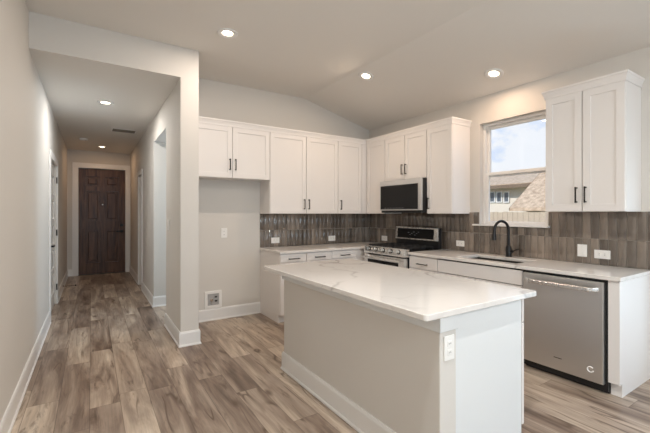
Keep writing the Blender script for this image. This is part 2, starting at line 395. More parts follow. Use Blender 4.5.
w = MB(); w.box(2.4, 2.5, OP0, 4.82, 0, OPZ); w.box(2.4, 2.5, 5.58, OP1, 0, OPZ); w.box(2.4, 2.5, 4.82, 5.58, 0, .75); w.box(2.4, 2.5, 4.82, 5.58, 2.05, OPZ)
struct(w, 'wall_corridor_end', M['wall'], 'end wall of the side corridor, out of view', 'wall')
struct(MB().box(XP+.15, 2.5, OP0, OP1, OPZ, OPZ+.1), 'ceiling_corridor', M['ceiling'], 'low ceiling inside the side opening off the hall', 'ceiling')
struct(MB().box(XP2, XR+.12, YB, OP0, 0, 3.05), 'wall_back', M['wall'], 'greige kitchen back wall behind cabinets and fridge alcove', 'wall')
# right wall: kitchen window, side window opening
PD0, PD1, PDB, PDZ = -.15, .82, .35, 1.75
w = MB()
w.box(XR, XR+.14, W1, YB, 0, 3.05); w.box(XR, XR+.14, W0, W1, 0, WZ0-.02); w.box(XR, XR+.14, W0, W1, WZ1, 3.05); w.box(XR, XR+.14, PD1, W0, 0, 3.05)
w.box(XR, XR+.14, PD0, PD1, PDZ, 3.05); w.box(XR, XR+.14, PD0, PD1, 0, PDB); w.box(XR, XR+.14, -5, PD0, 0, 3.05)
struct(w, 'wall_right', M['wall'], 'greige right wall with the kitchen window', 'wall')
w = MB(); w.box(XL, -.6, -5.05, YREAR, 0, 3.05); w.box(2.6, XR, -5.05, YREAR, 0, 3.05); w.box(-.6, 2.6, -5.05, YREAR, 0, .55); w.box(-.6, 2.6, -5.05, YREAR, 2.55, 3.05)
struct(w, 'wall_rear', M['wall'], 'greige rear wall with windows behind the viewer', 'wall')

# baseboards
BBP = [(0, 0), (.022, 0), (.022, .010), (.018, .017), (.014, .019), (.014, .128), (.008, .146), (0, .146)]
def baseboard(name, path, label, side=1):
    return struct(MB().sweep(path, BBP, side), name, M['trim'], label, 'baseboard')
baseboard('baseboard_left', [(XL, -4.9), (XL, DL0-.085)], 'tall white baseboard along the near left wall')
baseboard('baseboard_hall_left', [(XL, DL1+.085), (XL, YEND), (FD0-.1, YEND)], 'white baseboard on hall left wall past the white door')
baseboard('baseboard_pier', [(XP, OP0), (XP, YP), (XP2, YP), (XP2, YB), (XA, YB)], 'white baseboard wrapping the wall end and fridge alcove')
struct(MB().sweep([(2.4, OP1), (XP, OP1), (XP, DR0-.08)], BBP, -1), 'baseboard_hall_right', M['trim'], 'white baseboard around the corner beyond the side opening', 'baseboard')
struct(MB().sweep([(XP, DR1+.08), (XP, YEND), (FD1+.1, YEND)], BBP, -1), 'baseboard_hall_end', M['trim'], 'short white baseboard right of the front door', 'baseboard')

# ------------------------------------------------------------------ doors and windows
def casing(parent, name, frame):   # frame: list of boxes
    m = MB()
    for b in frame: m.box(*b, .004)
    return m.build(name, M['trim'], parent)
def raised_panels(m, x0, x1, z0, z1, y, rects, t=.045, inset=.03):
    """slab facing -y (front at y) with sunken, raised-field panels; built on a grid of cells"""
    xs = sorted({x0, x1, *[a for r in rects for a in (r[0], r[1])]}); zs = sorted({z0, z1, *[a for r in rects for a in (r[2], r[3])]})
    for i in range(len(xs)-1):
        for j in range(len(zs)-1):
            cx_, cz_ = (xs[i]+xs[i+1])/2, (zs[j]+zs[j+1])/2
            inside = any(r[0] < cx_ < r[1] and r[2] < cz_ < r[3] for r in rects)
            if not inside: m.box(xs[i], xs[i+1], y, y+t, zs[j], zs[j+1])
    for r in rects:
        m.box(r[0], r[1], y+t*.5, y+t-.005, r[2], r[3])
        m.box(r[0]+inset, r[1]-inset, y+.004, y+.022, r[2]+inset, r[3]-inset, .009, 1)
# front door
d = thing('door_1', 'dark stained six panel front door at the end of the hall', 'door', (0, YEND, 0), kind='structure')
m = MB()
cxs = ((FD0+.13, .165), (.251, FD1-.13))
rects = []
for a, b in cxs:
    rects += [(a, b, 1.93, 2.15), (a, b, 1.17, 1.83), (a, b, .25, .98)]
raised_panels(m, FD0+.004, FD1-.004, .012, FDZ-.004, .05, rects, .07, .05)
slab = m.build('door_slab', M['darkwood'], d); slab['label'] = 'dark brown wood slab with six panels'
casing(d, 'casing', [(FD0-.105, FD0, -.016, 0, 0, FDZ), (FD1, FD1+.095, -.016, 0, 0, FDZ), (FD0-.105, FD1+.095, -.018, 0, FDZ, FDZ+.105)])
MB().box(FD0, FD0+.004, 0, .12, 0, FDZ).box(FD1-.004, FD1, 0, .12, 0, FDZ).box(FD0, FD1, 0, .12, FDZ-.004, FDZ).build('jamb', M['trim'], d)
h = MB().lathe([(0, 0), (.032, 0), (.034, .006), (.03, .012), (.012, .014), (.012, .035), (0, .035)], mat=Matrix.Translation((.575, .05, .93)) @ Matrix.Rotation(PI/2, 4, 'X'))
h.box(.46, .585, -.002, .016, .92, .942, .006)
h.build('handle', M['black'], d, True)['label'] = 'black lever handle'
MB().lathe([(0, 0), (.034, 0), (.036, .008), (.028, .02), (0, .02)], mat=Matrix.Translation((.575, .05, 1.075)) @ Matrix.Rotation(PI/2, 4, 'X')).build('deadbolt', M['black'], d, True)['label'] = 'black deadbolt'
MB().lathe([(0, 0), (.016, 0), (.016, .004), (.008, .006), (0, .006)], mat=Matrix.Translation((.208, .05, 1.53)) @ Matrix.Rotation(PI/2, 4, 'X')).build('peephole', M['chrome'], d, True)['label'] = 'bright metal peephole'
MB().box(FD0, FD1, 0, .14, .0, .012).build('threshold', M['bronze'], d)
# white door in the left wall (faces +X): local frame, x along the wall
d = thing('door_2', 'white panelled interior door in the left hall wall', 'door', (XL, DL0, 0), PI/2, kind='structure')
wdt = DL1-DL0
m = MB(); rects = [(.11, wdt-.11, z, z+.26) for z in (.2, .55, .90, 1.25, 1.60)]
raised_panels(m, .004, wdt-.004, .012, DLZ-.004, .02, rects, .035)
m.build('door_slab', M['trim'], d)
casing(d, 'casing', [(-.085, 0, -.016, 0, 0, DLZ), (wdt, wdt+.085, -.016, 0, 0, DLZ), (-.085, wdt+.085, -.018, 0, DLZ, DLZ+.085)])
h = MB(); h.cyl((.07, .02, .92), (.07, -.035, .92), .012).cyl((.07, .02, .92), (.07, .012, .92), .03); h.box(.06, .18, -.045, -.028, .912, .93, .005)
h.build('handle', M['black'], d, True)['label'] = 'black lever handle'
for z in (.25, 1.05, 1.82):
    MB().cyl((wdt-.006, -.004, z-.045), (wdt-.006, -.004, z+.045), .008, 10).build('hinge', M['bronze'], d, True)
# cased doorway in the right hall wall
d = thing('door_3', 'narrow white cased doorway in the right hall wall', 'door', (XP, DR1, 0), -PI/2, kind='structure')
wdt = DR1-DR0
casing(d, 'casing', [(-.08, 0, -.016, 0, 0, DRZ), (wdt, wdt+.08, -.016, 0, 0, DRZ), (-.08, wdt+.08, -.018, 0, DRZ, DRZ+.08)])
m = MB(); raised_panels(m, .004, wdt-.004, .012, DRZ-.004, .06, [(.1, wdt-.1, z, z+.26) for z in (.2, .55, .90, 1.25, 1.60)], .035); m.build('door_slab', M['trim'], d)
# kitchen window (faces -X): local x runs towards -Y
ww = W1-W0
wn = thing('window_1', 'white single hung kitchen window above the sink', 'window', (XR, W1, 0), BR, kind='structure')
def ring(m, x0, x1, z0, z1, y0, y1, t, tb=None):
    tb = tb or t
    m.box(x0, x0+t, y0, y1, z0, z1, .003).box(x1-t, x1, y0, y1, z0, z1, .003).box(x0+t, x1-t, y0, y1, z1-t, z1, .003).box(x0+t, x1-t, y0, y1, z0, z0+tb, .003); return m
ring(MB(), 0, ww, WZ0, WZ1, .06, .13, .032, .012).build('window_frame', M['trim'], wn)
zm = 1.775
s = ring(MB(), .032, ww-.032, zm-.022, WZ1-.032, .0955, .125, .034).build('upper_sash', M['trim'], wn)
MB().box(.06, ww-.06, .108, .112, zm, WZ1-.06).build('glass_pane', M['pane'], s)
s = ring(MB(), .032, ww-.032, WZ0+.012, zm+.03, .068, .095, .036, .024).build('lower_sash', M['trim'], wn)
MB().box(.06, ww-.06, .08, .084, WZ0+.03, zm).build('glass_pane', M['pane'], s)
MB().box(-.078, ww+.015, -.042, .06, WZ0-.02, WZ0, .004).build('window_sill', M['trim'], wn)['label'] = 'white sill slab projecting over the tile'
# openings out of view: side and rear windows added for daylight, corridor window
pd = thing('window_4', 'unseen white framed window added in the right wall beside the viewer', 'window', (XR, PD1, 0), BR, kind='structure')
pw = PD1-PD0
ring(MB(), 0, pw, PDB, PDZ, .01, .06, .04).build('window_frame', M['trim'], pd)
rw = thing('window_2', 'unseen white framed three part window added in the rear wall', 'window', (-.6, YREAR, 0), 0, kind='structure')
m = ring(MB(), 0, 3.2, .55, 2.55, -.08, -.02, .05)
for x in (1.067, 2.133): m.box(x-.04, x+.04, -.08, -.02, .6, 2.5)
m.build('window_frame', M['trim'], rw)
cw = thing('window_3', 'small window at the end of the side corridor', 'window', (2.4, 5.58, 0), BR, kind='structure')
ring(MB(), 0, .76, .75, 2.05, .05, .09, .04).build('window_frame', M['trim'], cw)

# ------------------------------------------------------------------ backsplash tile
TW, G = .0668, .0045
def tile_run(name, label, place, length, x_start, cut, split=()):
    """tiles in a vertical running frame: local x along the wall, front facing -y"""
    o = thing(name, label, 'backsplash', *place, kind='structure')
    m = MB(); g = MB(); x = x_start
    while x < length:
        a0, b0 = max(x, 0), min(x+TW-G, length); cuts = [a0]+[q for q in split if a0 < q < b0]+[b0]
        for a, b in zip(cuts, cuts[1:]):
            if b-a < .006: continue
            top = cut((a+b)/2)
            for z0, z1 in ((ZC+.002, ZC+.227), (ZC+.231, ZC+.481)):
                z1 = min(z1, top)
                if z1-z0 < .01: continue
                ry = random.uniform(-.012, .012); rx = random.uniform(-.006, .006)
                mt = Matrix.Translation(((a+b)/2, -.006, (z0+z1)/2)) @ Matrix.Rotation(ry, 4, 'Z') @ Matrix.Rotation(rx, 4, 'X')
                m.box(-(b-a)/2, (b-a)/2, -.004, .004, -(z1-z0)/2, (z1-z0)/2, .0018, 2, mt)
            g.box(a-(G if a == a0 else 0), b, -.005, 0, ZC, top)
        x += TW
    m.build('tiles', M['tile'], o, True); g.build('grout', M['grout'], o)
    return o
tile_run('backsplash_back', 'glossy vertical taupe tile backsplash on the back wall', ((XA, YB, 0), 0), XR-XA-.011, 0, lambda x: ZU0)
YT0 = 1.111
tile_run('backsplash_right', 'glossy vertical taupe tile backsplash below the kitchen window', ((XR, YB-.011, 0), BR), YB-.011-.9, 0,
         lambda x: (WZ0-.022) if (W0 < YB-.011-x < W1) else ZU0, (YB-.011-W1, YB-.011-W0))

# ------------------------------------------------------------------ cabinets
def pull(door, x, z, vertical, y, L=.135):
    m = MB(); r = .0055; off = .032
    if vertical:
        m.box(x-r, x+r, y-off, y-off+.009, z-L/2, z+L/2, .002)
        for s_ in (-1, 1): m.box(x-r, x+r, y-off+.006, y, z+s_*(L/2-.008)-.005, z+s_*(L/2-.008)+.005)
    else:
        m.box(x-L/2, x+L/2, y-off, y-off+.009, z-r, z+r, .002)
        for s_ in (-1, 1): m.box(x+s_*(L/2-.008)-.005, x+s_*(L/2-.008)+.005, y-off+.006, y, z-r, z+r)
    o = m.build('handle', M['bronze'], door); o['label'] = 'dark bronze bar pull'; return o
def shaker(parent, name, x0, x1, z0, z1, st=.058, rail=None, slab=False, t=.02):
    """front face at local y=0, thickness t"""
    rail = rail or st; m = MB()
    if slab:
        m.box(x0, x1, 0, t, z0, z1, .002)
    else:
        m.box(x0, x0+st, 0, t, z0, z1, .0015).box(x1-st, x1, 0, t, z0, z1, .0015)
        m.box(x0+st-.001, x1-st+.001, 0, t, z1-rail, z1, .0015).box(x0+st-.001, x1-st+.001, 0, t, z0, z0+rail, .0015)
        m.box(x0+st-.004, x1-st+.004, .009, t-.001, z0+rail-.004, z1-rail+.004)
    return m.build(name, M['cab'], parent)
GAP = .0038
def wall_cab(label, loc, rz, w, z0, z1, doors, depth=.33, carc=None, group='white wall cabinets', hz=.125):
    """doors: list of (x0, x1, handle_x or None)"""
    o = thing('wall_cabinet', label, 'cabinet', (loc[0], loc[1], z0), rz, group)
    H = z1-z0
    m = MB(); cx0, cx1 = carc or (0, w); m.box(cx0, cx1, .0205, depth, 0, H, .001)
    if doors and doors[-1][1] < w-.02: m.box(doors[-1][1]+.004, w, 0.001, .021, 0, H)
    m.build('cabinet_body', M['cab'], o)
    for a, b, hx in doors:
        dr = shaker(o, 'door', a+GAP, b-GAP, .003, H-.004)
        if hx is not None: pull(dr, hx, hz, True, 0)
    return o
YU = YB-.33; XU = XR-.33
wall_cab('short white two door cabinet above the empty fridge alcove', (XP2+.004, YU), 0, XA-XP2-.004, 1.755, ZU1, [(0, (XA-XP2)/2, (XA-XP2)/2-.034), ((XA-XP2)/2, XA-XP2-.004, (XA-XP2)/2+.034)], hz=.16)
wt = 2.943-XA; md = 2.424-XA
wall_cab('tall white two door wall cabinet right of the fridge alcove', (XA, YU), 0, wt, ZL, ZU1, [(0, md, md-.036), (md, wt, md+.036)])
wall_cab('tall white single door wall cabinet left of the kitchen corner', (2.943, YU), 0, XU-2.943-.001, ZL, ZU1, [(0, .43, .045)], carc=(0, XR-2.943))
wall_cab('narrow white wall cabinet between kitchen corner and microwave', (XU, YU-.001), BR, YU-.001-3.876, ZL, ZU1, [(.001, YU-3.877, None)])
wall_cab('short white two door cabinet above the microwave', (XU, 3.874), BR, .762, 1.775, ZU1, [(0, .381, .381-.033), (.381, .762, .381+.033)], hz=.14)
wall_cab('white single door wall cabinet between microwave and window', (XU, 3.110), BR, 3.110-2.733, ZL, ZU1, [(0, .377, .035)])
wr = wall_cab('white two door wall cabinet with crown right of the window', (XU, 1.707), BR, .596, ZU0, ZU1, [(0, .298, .298-.040), (.298, .596, .298+.028)], hz=.142)
CRP = [(0, ZU1-.004), (.006, ZU1-.004), (.007, ZU1+.016), (.011, ZU1+.030), (.018, ZU1+.048), (.023, ZU1+.052), (.023, ZU1+.068), (0, ZU1+.068)]
tag(MB().sweep([(XP2+.004, YU), (XU, YU), (XU, 2.733), (XR, 2.733)], CRP, 1).build('crown_molding', M['cab']), 'white crown molding along the tops of the corner wall cabinets', 'crown molding')
MB().sweep([(0, .33), (0, 0), (.596, 0), (.596, .33)], [(o_, z-ZU0) for o_, z in CRP], 1).build('crown', M['cab'], wr)

YBF, XBF = YB-.63, XR-.63
def base_cab(label, loc, rz, w, fronts, depth=.625, carc=None, group='white base cabinets', side_to_floor=None, top=ZB, toe0=0):
    """fronts: list of ('drawer'|'door'|'false', x0, x1, z0, z1, handle)"""
    o = thing('base_cabinet', label, 'cabinet', (loc[0], loc[1], 0), rz, group)
    m = MB(); c0, c1 = carc or (0, w)
    m.box(c0, c1, .0205, depth, .1, top, .001)
    m.box(c0+toe0, c1, .075, depth, 0, .1)
    if side_to_floor is not None:
        a, b = side_to_floor; m.box(a, b, .055, depth, 0, .1)
    m.build('cabinet_body', M['cab'], o)
    for kind, x0, x1, z0, z1, hd in fronts:
        nm = {'drawer': 'drawer', 'door': 'door', 'false': 'false_front'}[kind]
        f = shaker(o, nm, x0+GAP, x1-GAP, z0+GAP, z1-GAP, slab=kind != 'door')
        if hd == 'h': pull(f, (x0+x1)/2, z0+(z1-z0)*.42, False, 0, .15)
        elif hd is not None: pull(f, hd, z1-.12, True, 0)
    return o
zs = .735
base_cab('white base cabinet beside the fridge alcove, its bare side panel showing', (XA, YBF), 0, .366, [('drawer', 0, .364, zs, ZB-.005, 'h'), ('door', 0, .364, .1, zs, .325)], side_to_floor=(0, .02), toe0=.0205)
base_cab('white drawer base cabinet, middle of the back wall run', (2.262, YBF), 0, .378, [('drawer', 0, .378, zs, ZB-.005, 'h'), ('door', 0, .378, .1, zs, .34)])
base_cab('white drawer base cabinet next to the kitchen corner', (2.640, YBF), 0, XBF-2.640-.001, [('drawer', 0, .41, zs, ZB-.005, 'h'), ('door', 0, .41, .1, zs, .04)], carc=(0, XR-2.645))
base_cab('white filler base unit between kitchen corner and range', (XBF, YBF-.001), BR, YBF-3.877, [('false', .02, YBF-3.877, .1, ZB-.005, None)])
base_cab('white base cabinet with one drawer right of the range', (XBF, 3.110), BR, .42, [('drawer', 0, .42, zs-.04, ZB-.012, 'h'), ('door', 0, .42, .1, zs-.04, .05)])
base_cab('wide white sink base cabinet left of the dishwasher', (XBF, 2.689), BR, .938, [('false', 0, .938, zs-.04, ZB-.012, None), ('door', 0, .469, .1, zs-.04, .43), ('door', .469, .938, .1, zs-.04, .508)], top=.60)
# end panel right of the dishwasher
o = thing('end_panel', 'white cabinet end panel closing the run right of the dishwasher', 'cabinet panel', (XBF, 1.118, 0), BR)
MB().cells([0, .052, .07], [0, .02, .627], {(0, 1)}, .1, ZB).build('panel', M['cab'], o, bevel=.001)
MB().cells([0, .048, .068], [.05, .065, .627], {(0, 1)}, 0, .1).build('toe_kick', M['cab'], o)

# ------------------------------------------------------------------ countertops
def tops(name, label, cells_args, bevel=.004):
    o = MB().cells(*cells_args, ZB, ZC).build(name, M['marble'], origin=(cells_args[0][0], cells_args[1][0], ZB), bevel=bevel)
    return tag(o, label, 'countertop', 'white veined countertops')
XCF, YCF = XR-.648, YB-.648
tops('countertop', 'corner countertop of white quartz left of the range', ([XA-.012, XCF, XR-.011], [3.876, YCF, YB-.011], {(0, 0)}))
tops('countertop', 'long white quartz countertop with the sink under the window', ([XCF, 3.25, 3.61, XR-.011], [1.035, 1.86, 2.50, 3.110], {(1, 1)}))

# sink and faucet
o = thing('kitchen_sink', 'dark undermount sink set in the right countertop', 'sink', (3.43, 2.18, ZB-.19))
m = MB(); a, b, c0, d0 = -.185, .185, -.325, .325; t_ = .004
m.box(a, b, c0, d0, 0, t_).box(a, a+t_, c0, d0, 0, .189).box(b-t_, b, c0, d0, 0, .189).box(a, b, c0, c0+t_, 0, .189).box(a, b, d0-t_, d0, 0, .189)
m.build('basin', M['sink'], o)
MB().lathe([(0, .005), (.04, .005), (.042, .009), (.02, .007), (0, .007)]).build('drain', M['chrome'], o, True)
o = thing('kitchen_faucet', 'matte black gooseneck pull down faucet behind the sink', 'faucet', (3.69, 2.195, ZC))
MB().lathe([(0, 0), (.031, 0), (.034, .006), (.028, .012), (.027, .10), (.022, .115), (.012, .125), (0, .125)]).build('faucet_body', M['black'], o, True)
dx, dy = -.98, .20
pts = [(0, 0, .11), (0, 0, .20), (0, 0, .278)]
R_ = .098
for k in range(1, 15):
    a = PI*k/14*1.0
    pts.append((dx*(R_-R_*math.cos(a)), dy*(R_-R_*math.cos(a)), .278+R_*math.sin(a)))
MB().tube(pts, .0135).build('spout', M['black'], o, True)
e = Vector(pts[-1])
MB().tube([e+Vector((0, 0, .005)), e+Vector((dx*.002, 0, -.03)), e+Vector((dx*.004, 0, -.045)), e+Vector((dx*.008, 0, -.098))], [.0145, .0155, .0205, .0215]).build('spray_head', M['black'], o, True)
MB().tube([(0, -.015, .062), (0, -.045, .062), (.0, -.055, .064)], [.018, .017, .012]).tube([(0, -.05, .064), (-.005, -.085, .078), (-.01, -.115, .088)], [.008, .007, .006]).build('handle', M['black'], o, True)

# ------------------------------------------------------------------ range
RW = .758; RX = 3.115
o = thing('range', 'stainless gas range with black cooktop beside the corner counter', 'stove', (RX, 3.872, 0), BR)
DP = XR-.048-RX
MB().box(.004, RW-.004, .045, DP, .0, ZC-.002, .002).build('range_body', M['dark'], o)['label'] = 'black side and body shell'
MB().box(0, RW, -.012, DP-.06, ZC-.004, ZC+.012, .004).build('cooktop', M['glass_black'], o)
m = MB(); m.poly([(0, -.012, .905), (0, .05, .905), (0, .05, .81), (0, -.035, .81), (0, -.035, .828)], (RW, 0, 0)); cp = m.build('control_panel', M['steel_bright'], o, bevel=.003)
ax = Vector((0, -.95, .28)).normalized()
for k in range(5):
    kx = .105+k*(RW-.21)/4
    p = Vector((kx, -.022, .866)); kn = MB().cyl(p, p+ax*.036, .021, 24, .018)
    kn.box(-.004, .004, -.004, .004, -.018, .018, 0, 1, Matrix.Translation(p+ax*.038) @ Matrix.Rotation(-.28, 4, 'X'))
    kn = kn.build('knob', M['steel'], o, True); MB().cyl(p-ax*.004, p+ax*.007, .028, 24).build('knob_shadow', M['dark'], kn, True)  # black ring at each knob's base stands in for its shadow
dr = MB().box(.012, RW-.012, -.03, .04, .235, .795, .006).build('oven_door', M['steel_bright'], o)
MB().box(.075, RW-.105, -.033, -.028, .36, .735, .002).build('oven_window', M['glass_black'], dr)
m = MB(); m.tube([(.04, -.085, .762), (RW-.04, -.085, .762)], .013)
for x in (.07, RW-.07): m.cyl((x, -.03, .762), (x, -.085, .762), .009)
m.build('handle', M['steel_bright'], dr, True)
dw_ = MB().box(.012, RW-.012, -.026, .04, .06, .225, .005).build('storage_drawer', M['steel_bright'], o)
MB().box(.1, RW-.1, -.036, -.026, .188, .205, .004).build('handle', M['steel'], dw_)
bgd = MB(); y0 = DP-.085
bgd.box(.0, RW, y0+.028, DP, ZC+.0, 1.145, .004).build('backguard', M['dark'], o)
fr = MB(); Z0, Z1 = .978, 1.146
fr.poly([(0, y0, Z0), (0, y0+.028, Z0), (0, y0+.05, Z1+.004), (0, y0+.02, Z1+.004), (0, y0+.012, Z1-.004)], (RW, 0, 0))
fr = fr.build('control_console', M['steel_bright'], o, bevel=.003)
tl = math.atan2(.012, Z1-Z0)
mt = Matrix.Translation((RW/2, y0+.0045, (Z0+Z1)/2)) @ Matrix.Rotation(-tl, 4, 'X')
MB().box(-RW/2+.045, RW/2-.06, -.003, .003, -.066, .066, .002, 2, mt).build('display_glass', M['glass_black'], fr)
dm = plain('display_marks', (.35, .36, .38, 1), .5)
for k, (x, z, w_) in enumerate(((-.12, .01, .03), (-.06, .0, .02), (-.02, .02, .035), (.03, .0, .02), (.06, .02, .02), (-.09, -.02, .02), (.0, -.02, .03))):
    MB().box(x-w_/2, x+w_/2, -.0042, -.003, z-.002, z+.002, 0, 1, mt).build('display_mark', dm, fr)
for k in range(3):
    m = MB(); xa = .02+k*(RW-.04)/3; xb = xa+(RW-.04)/3-.008; ya, yb = .03, DP-.12; zt = ZC+.045
    for x in (xa, xb-.012): m.box(x, x+.012, ya, yb, zt-.014, zt, .002)
    for y in (ya, (ya+yb)/2-.006, yb-.012): m.box(xa, xb, y, y+.012, zt-.014, zt, .002)
    xm = (xa+xb)/2
    m.box(xm-.005, xm+.005, ya, yb, zt-.012, zt-.001, .002)
    for y in (ya+.13, yb-.13): m.box(xa, xb, y-.005, y+.005, zt-.012, zt-.001, .002)
    for x in (xa+.002, xb-.014):
        for y in (ya+.002, yb-.014): m.box(x, x+.012, y, y+.012, ZC+.011, zt-.01)
    m.build('grate', M['iron'], o)
for x, y, r in ((.14, .16, .045), (.14, .42, .038), (RW/2, .29, .05), (RW-.14, .16, .05), (RW-.14, .42, .038)):
    MB().lathe([(0, .012), (r, .012), (r, .022), (r*.8, .024), (r*.8, .03), (0, .031)], mat=Matrix.Translation((x, y, ZC))).build('burner', M['iron'], o, True)

# ------------------------------------------------------------------ microwave
MX = 3.362
o = thing('microwave', 'stainless over the range microwave with black glass door', 'microwave', (MX, 3.872, 1.342), BR)
MH = 1.772-1.342; MW = .758
MB().box(.001, MW-.001, .028, XR-MX-.002, .012, MH-.001, .003).build('microwave_body', M['dark'], o)['label'] = 'black case side'
MB().box(.02, MW-.02, .012, XR-MX-.03, 0, .014).build('vent_base', M['dark'], o)
dr = MB().box(0, MW, 0, .032, .03, MH, .004).build('door', M['steel'], o)
MB().box(.018, MW-.052, -.004, .004, .045, MH-.066, .002).build('door_glass', M['glass_black'], dr)
for k in range(7): MB().box(.10+k*.055, .13+k*.055, -.0046, -.0038, .060, .064).build('key_mark', dm, dr)

# ------------------------------------------------------------------ dishwasher
o = thing('dishwasher', 'stainless dishwasher with a long bar handle under the counter', 'dishwasher', (3.14, 1.745, 0), BR)
DW = 1.745-1.122
MB().box(0, DW, .03, .60, .02, ZB-.003).build('tub_case', M['dark'], o)['label'] = 'black case edge around the door'
MB().box(.004, DW-.004, .06, .10, .0, .10).build('toe_kick', M['dark'], o)
dr = MB().box(.006, DW-.018, -.004, .032, .072, ZB-.022, .004).build('door', M['steel'], o)
hpts = []
for k in range(21):
    t = k/20; x = .03+t*(DW-.075); y = -.05-.018*math.sin(PI*t)
    if k == 0 or k == 20: y = -.004
    if k == 1 or k == 19: y = -.035
    hpts.append((x, y, .765))
m = MB()
t_ = bmesh.new(); rings = []
for x, y, z in hpts:
    rings.append([t_.verts.new((x, y+a, z+b)) for a, b in ((-.006, -.012), (.006, -.018), (.006, .018), (-.006, .012))])
for a, b in zip(rings, rings[1:]):
    for q in range(4): t_.faces.new((a[q], a[(q+1) % 4], b[(q+1) % 4], b[q]))
t_.faces.new(rings[0][::-1]); t_.faces.new(rings[-1]); bmesh.ops.recalc_face_normals(t_, faces=t_.faces[:]); m._add(t_)
m.build('handle', M['steel_bright'], dr, bevel=.003)['label'] = 'bright bowed bar handle'
MB().box(.262, .322, -.0052, -.0035, .168, .174).build('nameplate', M['slot'], dr)['label'] = 'small dark nameplate mark'
m = MB(); m.tube([(.522+.020*math.cos(a), -.005, .160+.020*math.sin(a)) for a in [.7+k/24*(2*PI-.9) for k in range(25)]], .0045, 6)
m.build('round_badge', M['plate'], dr)['label'] = 'white ring shaped badge'

# ------------------------------------------------------------------ island
IX0, IX1, IY0, IY1 = 1.251, 2.202, 1.129, 2.983
KX, KY0, KY1 = 1.381, 1.160, 2.835
o = thing('kitchen_island', 'kitchen island with greige half wall and white end panel', 'island', (0, 0, 0))
MB().box(KX, KX+.118, KY0, KY1, 0, ZB, .006).build('half_wall', M['wall'], o)['label'] = 'greige drywall half wall'
MB().box(KX+.118, 2.088, KY0+.004, KY0+.022, .0, ZB, .001).build('end_panel', M['island_paint'], o)
MB().box(KX+.118, 2.088, KY1-.022, KY1-.004, 0, ZB, .001).build('end_panel', M['island_paint'], o)
# notch the toe kick: the body stands on a recessed plinth
MB().box(KX+.12, 2.088, KY0+.022, KY1-.022, .1, ZB).box(KX+.12, 2.02, KY0+.022, KY1-.022, 0, .1).build('cabinet_body', M['cab'], o)
n = 4; yw = (KY1-KY0)/n
for k in range(n):
    y0, y1 = KY0+k*yw, KY0+(k+1)*yw
    for nm, z0, z1 in (('drawer', .70, ZB-.008), ('door', .105, .695)):
        m = MB(); m.box(2.094, 2.114, y0+.003, y1-.003, z0, z1, .002); f = m.build(nm, M['cab'], o)
        hm = MB()
        if nm == 'drawer': hm.box(2.133, 2.142, (y0+y1)/2-.07, (y0+y1)/2+.07, .765, .776, .002).box(2.11, 2.136, (y0+y1)/2-.065, (y0+y1)/2-.055, .765, .776).box(2.11, 2.136, (y0+y1)/2+.055, (y0+y1)/2+.065, .765, .776)
        else:
            yy = y1-.05 if k % 2 == 0 else y0+.05
            hm.box(2.133, 2.142, yy-.0055, yy+.0055, .51, .645, .002).box(2.11, 2.136, yy-.0055, yy+.0055, .515, .525).box(2.11, 2.136, yy-.0055, yy+.0055, .63, .64)
        hm.build('handle', M['bronze'], f)
AP = [(0, .768), (.010, .768), (.012, .772), (.012, ZB), (0, ZB)]
MB().sweep([(KX+.118, KY1), (KX, KY1), (KX, KY0), (KX+.118, KY0)], AP, 1).build('apron_trim', M['island_paint'], o)['label'] = 'white board under the countertop'
MB().sweep([(KX+.118, KY1), (KX, KY1), (KX, KY0-.002)], BBP, 1).build('baseboard', M['trim'], o)['label'] = 'white baseboard along the half wall'
# island countertop with rounded corners
t_ = bmesh.new(); R_ = .022; pts = []
for cx_, cy_, a0 in ((IX1-R_, IY1-R_, 0), (IX0+R_, IY1-R_, PI/2), (IX0+R_, IY0+R_, PI), (IX1-R_, IY0+R_, 3*PI/2)):
    for k in range(7): a = a0+k/6*PI/2; pts.append((cx_+R_*math.cos(a), cy_+R_*math.sin(a), ZB))
m = MB(); m.poly(pts, (0, 0, ZC-ZB)); t_.free()
tag(m.build('countertop', M['marble'], origin=(IX0, IY0, ZB), bevel=.004), 'large white veined quartz slab on top of the island', 'countertop', 'white veined countertops')

# ------------------------------------------------------------------ outlets, switches
def outlet(label, loc, rz, w, h, kind, cat='outlet', group='wall plates'):
    """plate centre at loc, facing local -y"""
    nm = {'duplex': 'electrical_outlet', 'duplex_h': 'electrical_outlet', 'rocker': 'light_switch', 'gfci': 'electrical_outlet'}[kind]
    o = thing(nm, label, cat, loc, rz, group)
    MB().box(-w/2, w/2, -.006, 0, -h/2, h/2, .002).build('cover_plate', M['plate'], o)
    if kind == 'rocker':
        MB().box(-.016, .016, -.009, -.004, -.033, .033, .002).build('rocker', M['plate'], o)
        return o
    for s_ in (-1, 1):
        q = .021*s_
        if kind == 'duplex_h': f = MB().box(q-.014, q+.014, -.008, -.004, -.016, .016, .003).build('receptacle', M['plate'], o)
        else: f = MB().box(-.016, .016, -.008, -.004, q-.014, q+.014, .003).build('receptacle', M['plate'], o)
        m = MB()
        for t in (-1, 1):
            if kind == 'duplex_h': m.box(q-.004+.0, q+.004, -.0086, -.0078, t*.006-.0012, t*.006+.0012)
            else: m.box(t*.006-.0012, t*.006+.0012, -.0086, -.0078, q-.004, q+.004)
        m.build('slot', M['slot'], f)
    return o
ty = YB-.0105; tx = XR-.0105
outlet('white sideways outlet on the back wall tile nearest the fridge alcove', (2.115, ty, .964), 0, .122, .078, 'duplex_h')
outlet('white sideways outlet on the back wall tile near the kitchen corner', (3.045, ty, .957), 0, .122, .078, 'duplex_h')
outlet('white outlet on the tile just left of the range', (tx-.0, 4.24, .952), BR, .125, .076, 'duplex_h')
outlet('white sideways outlet on the tile between range and sink', (tx, 2.860, .966), BR, .116, .070, 'duplex_h')
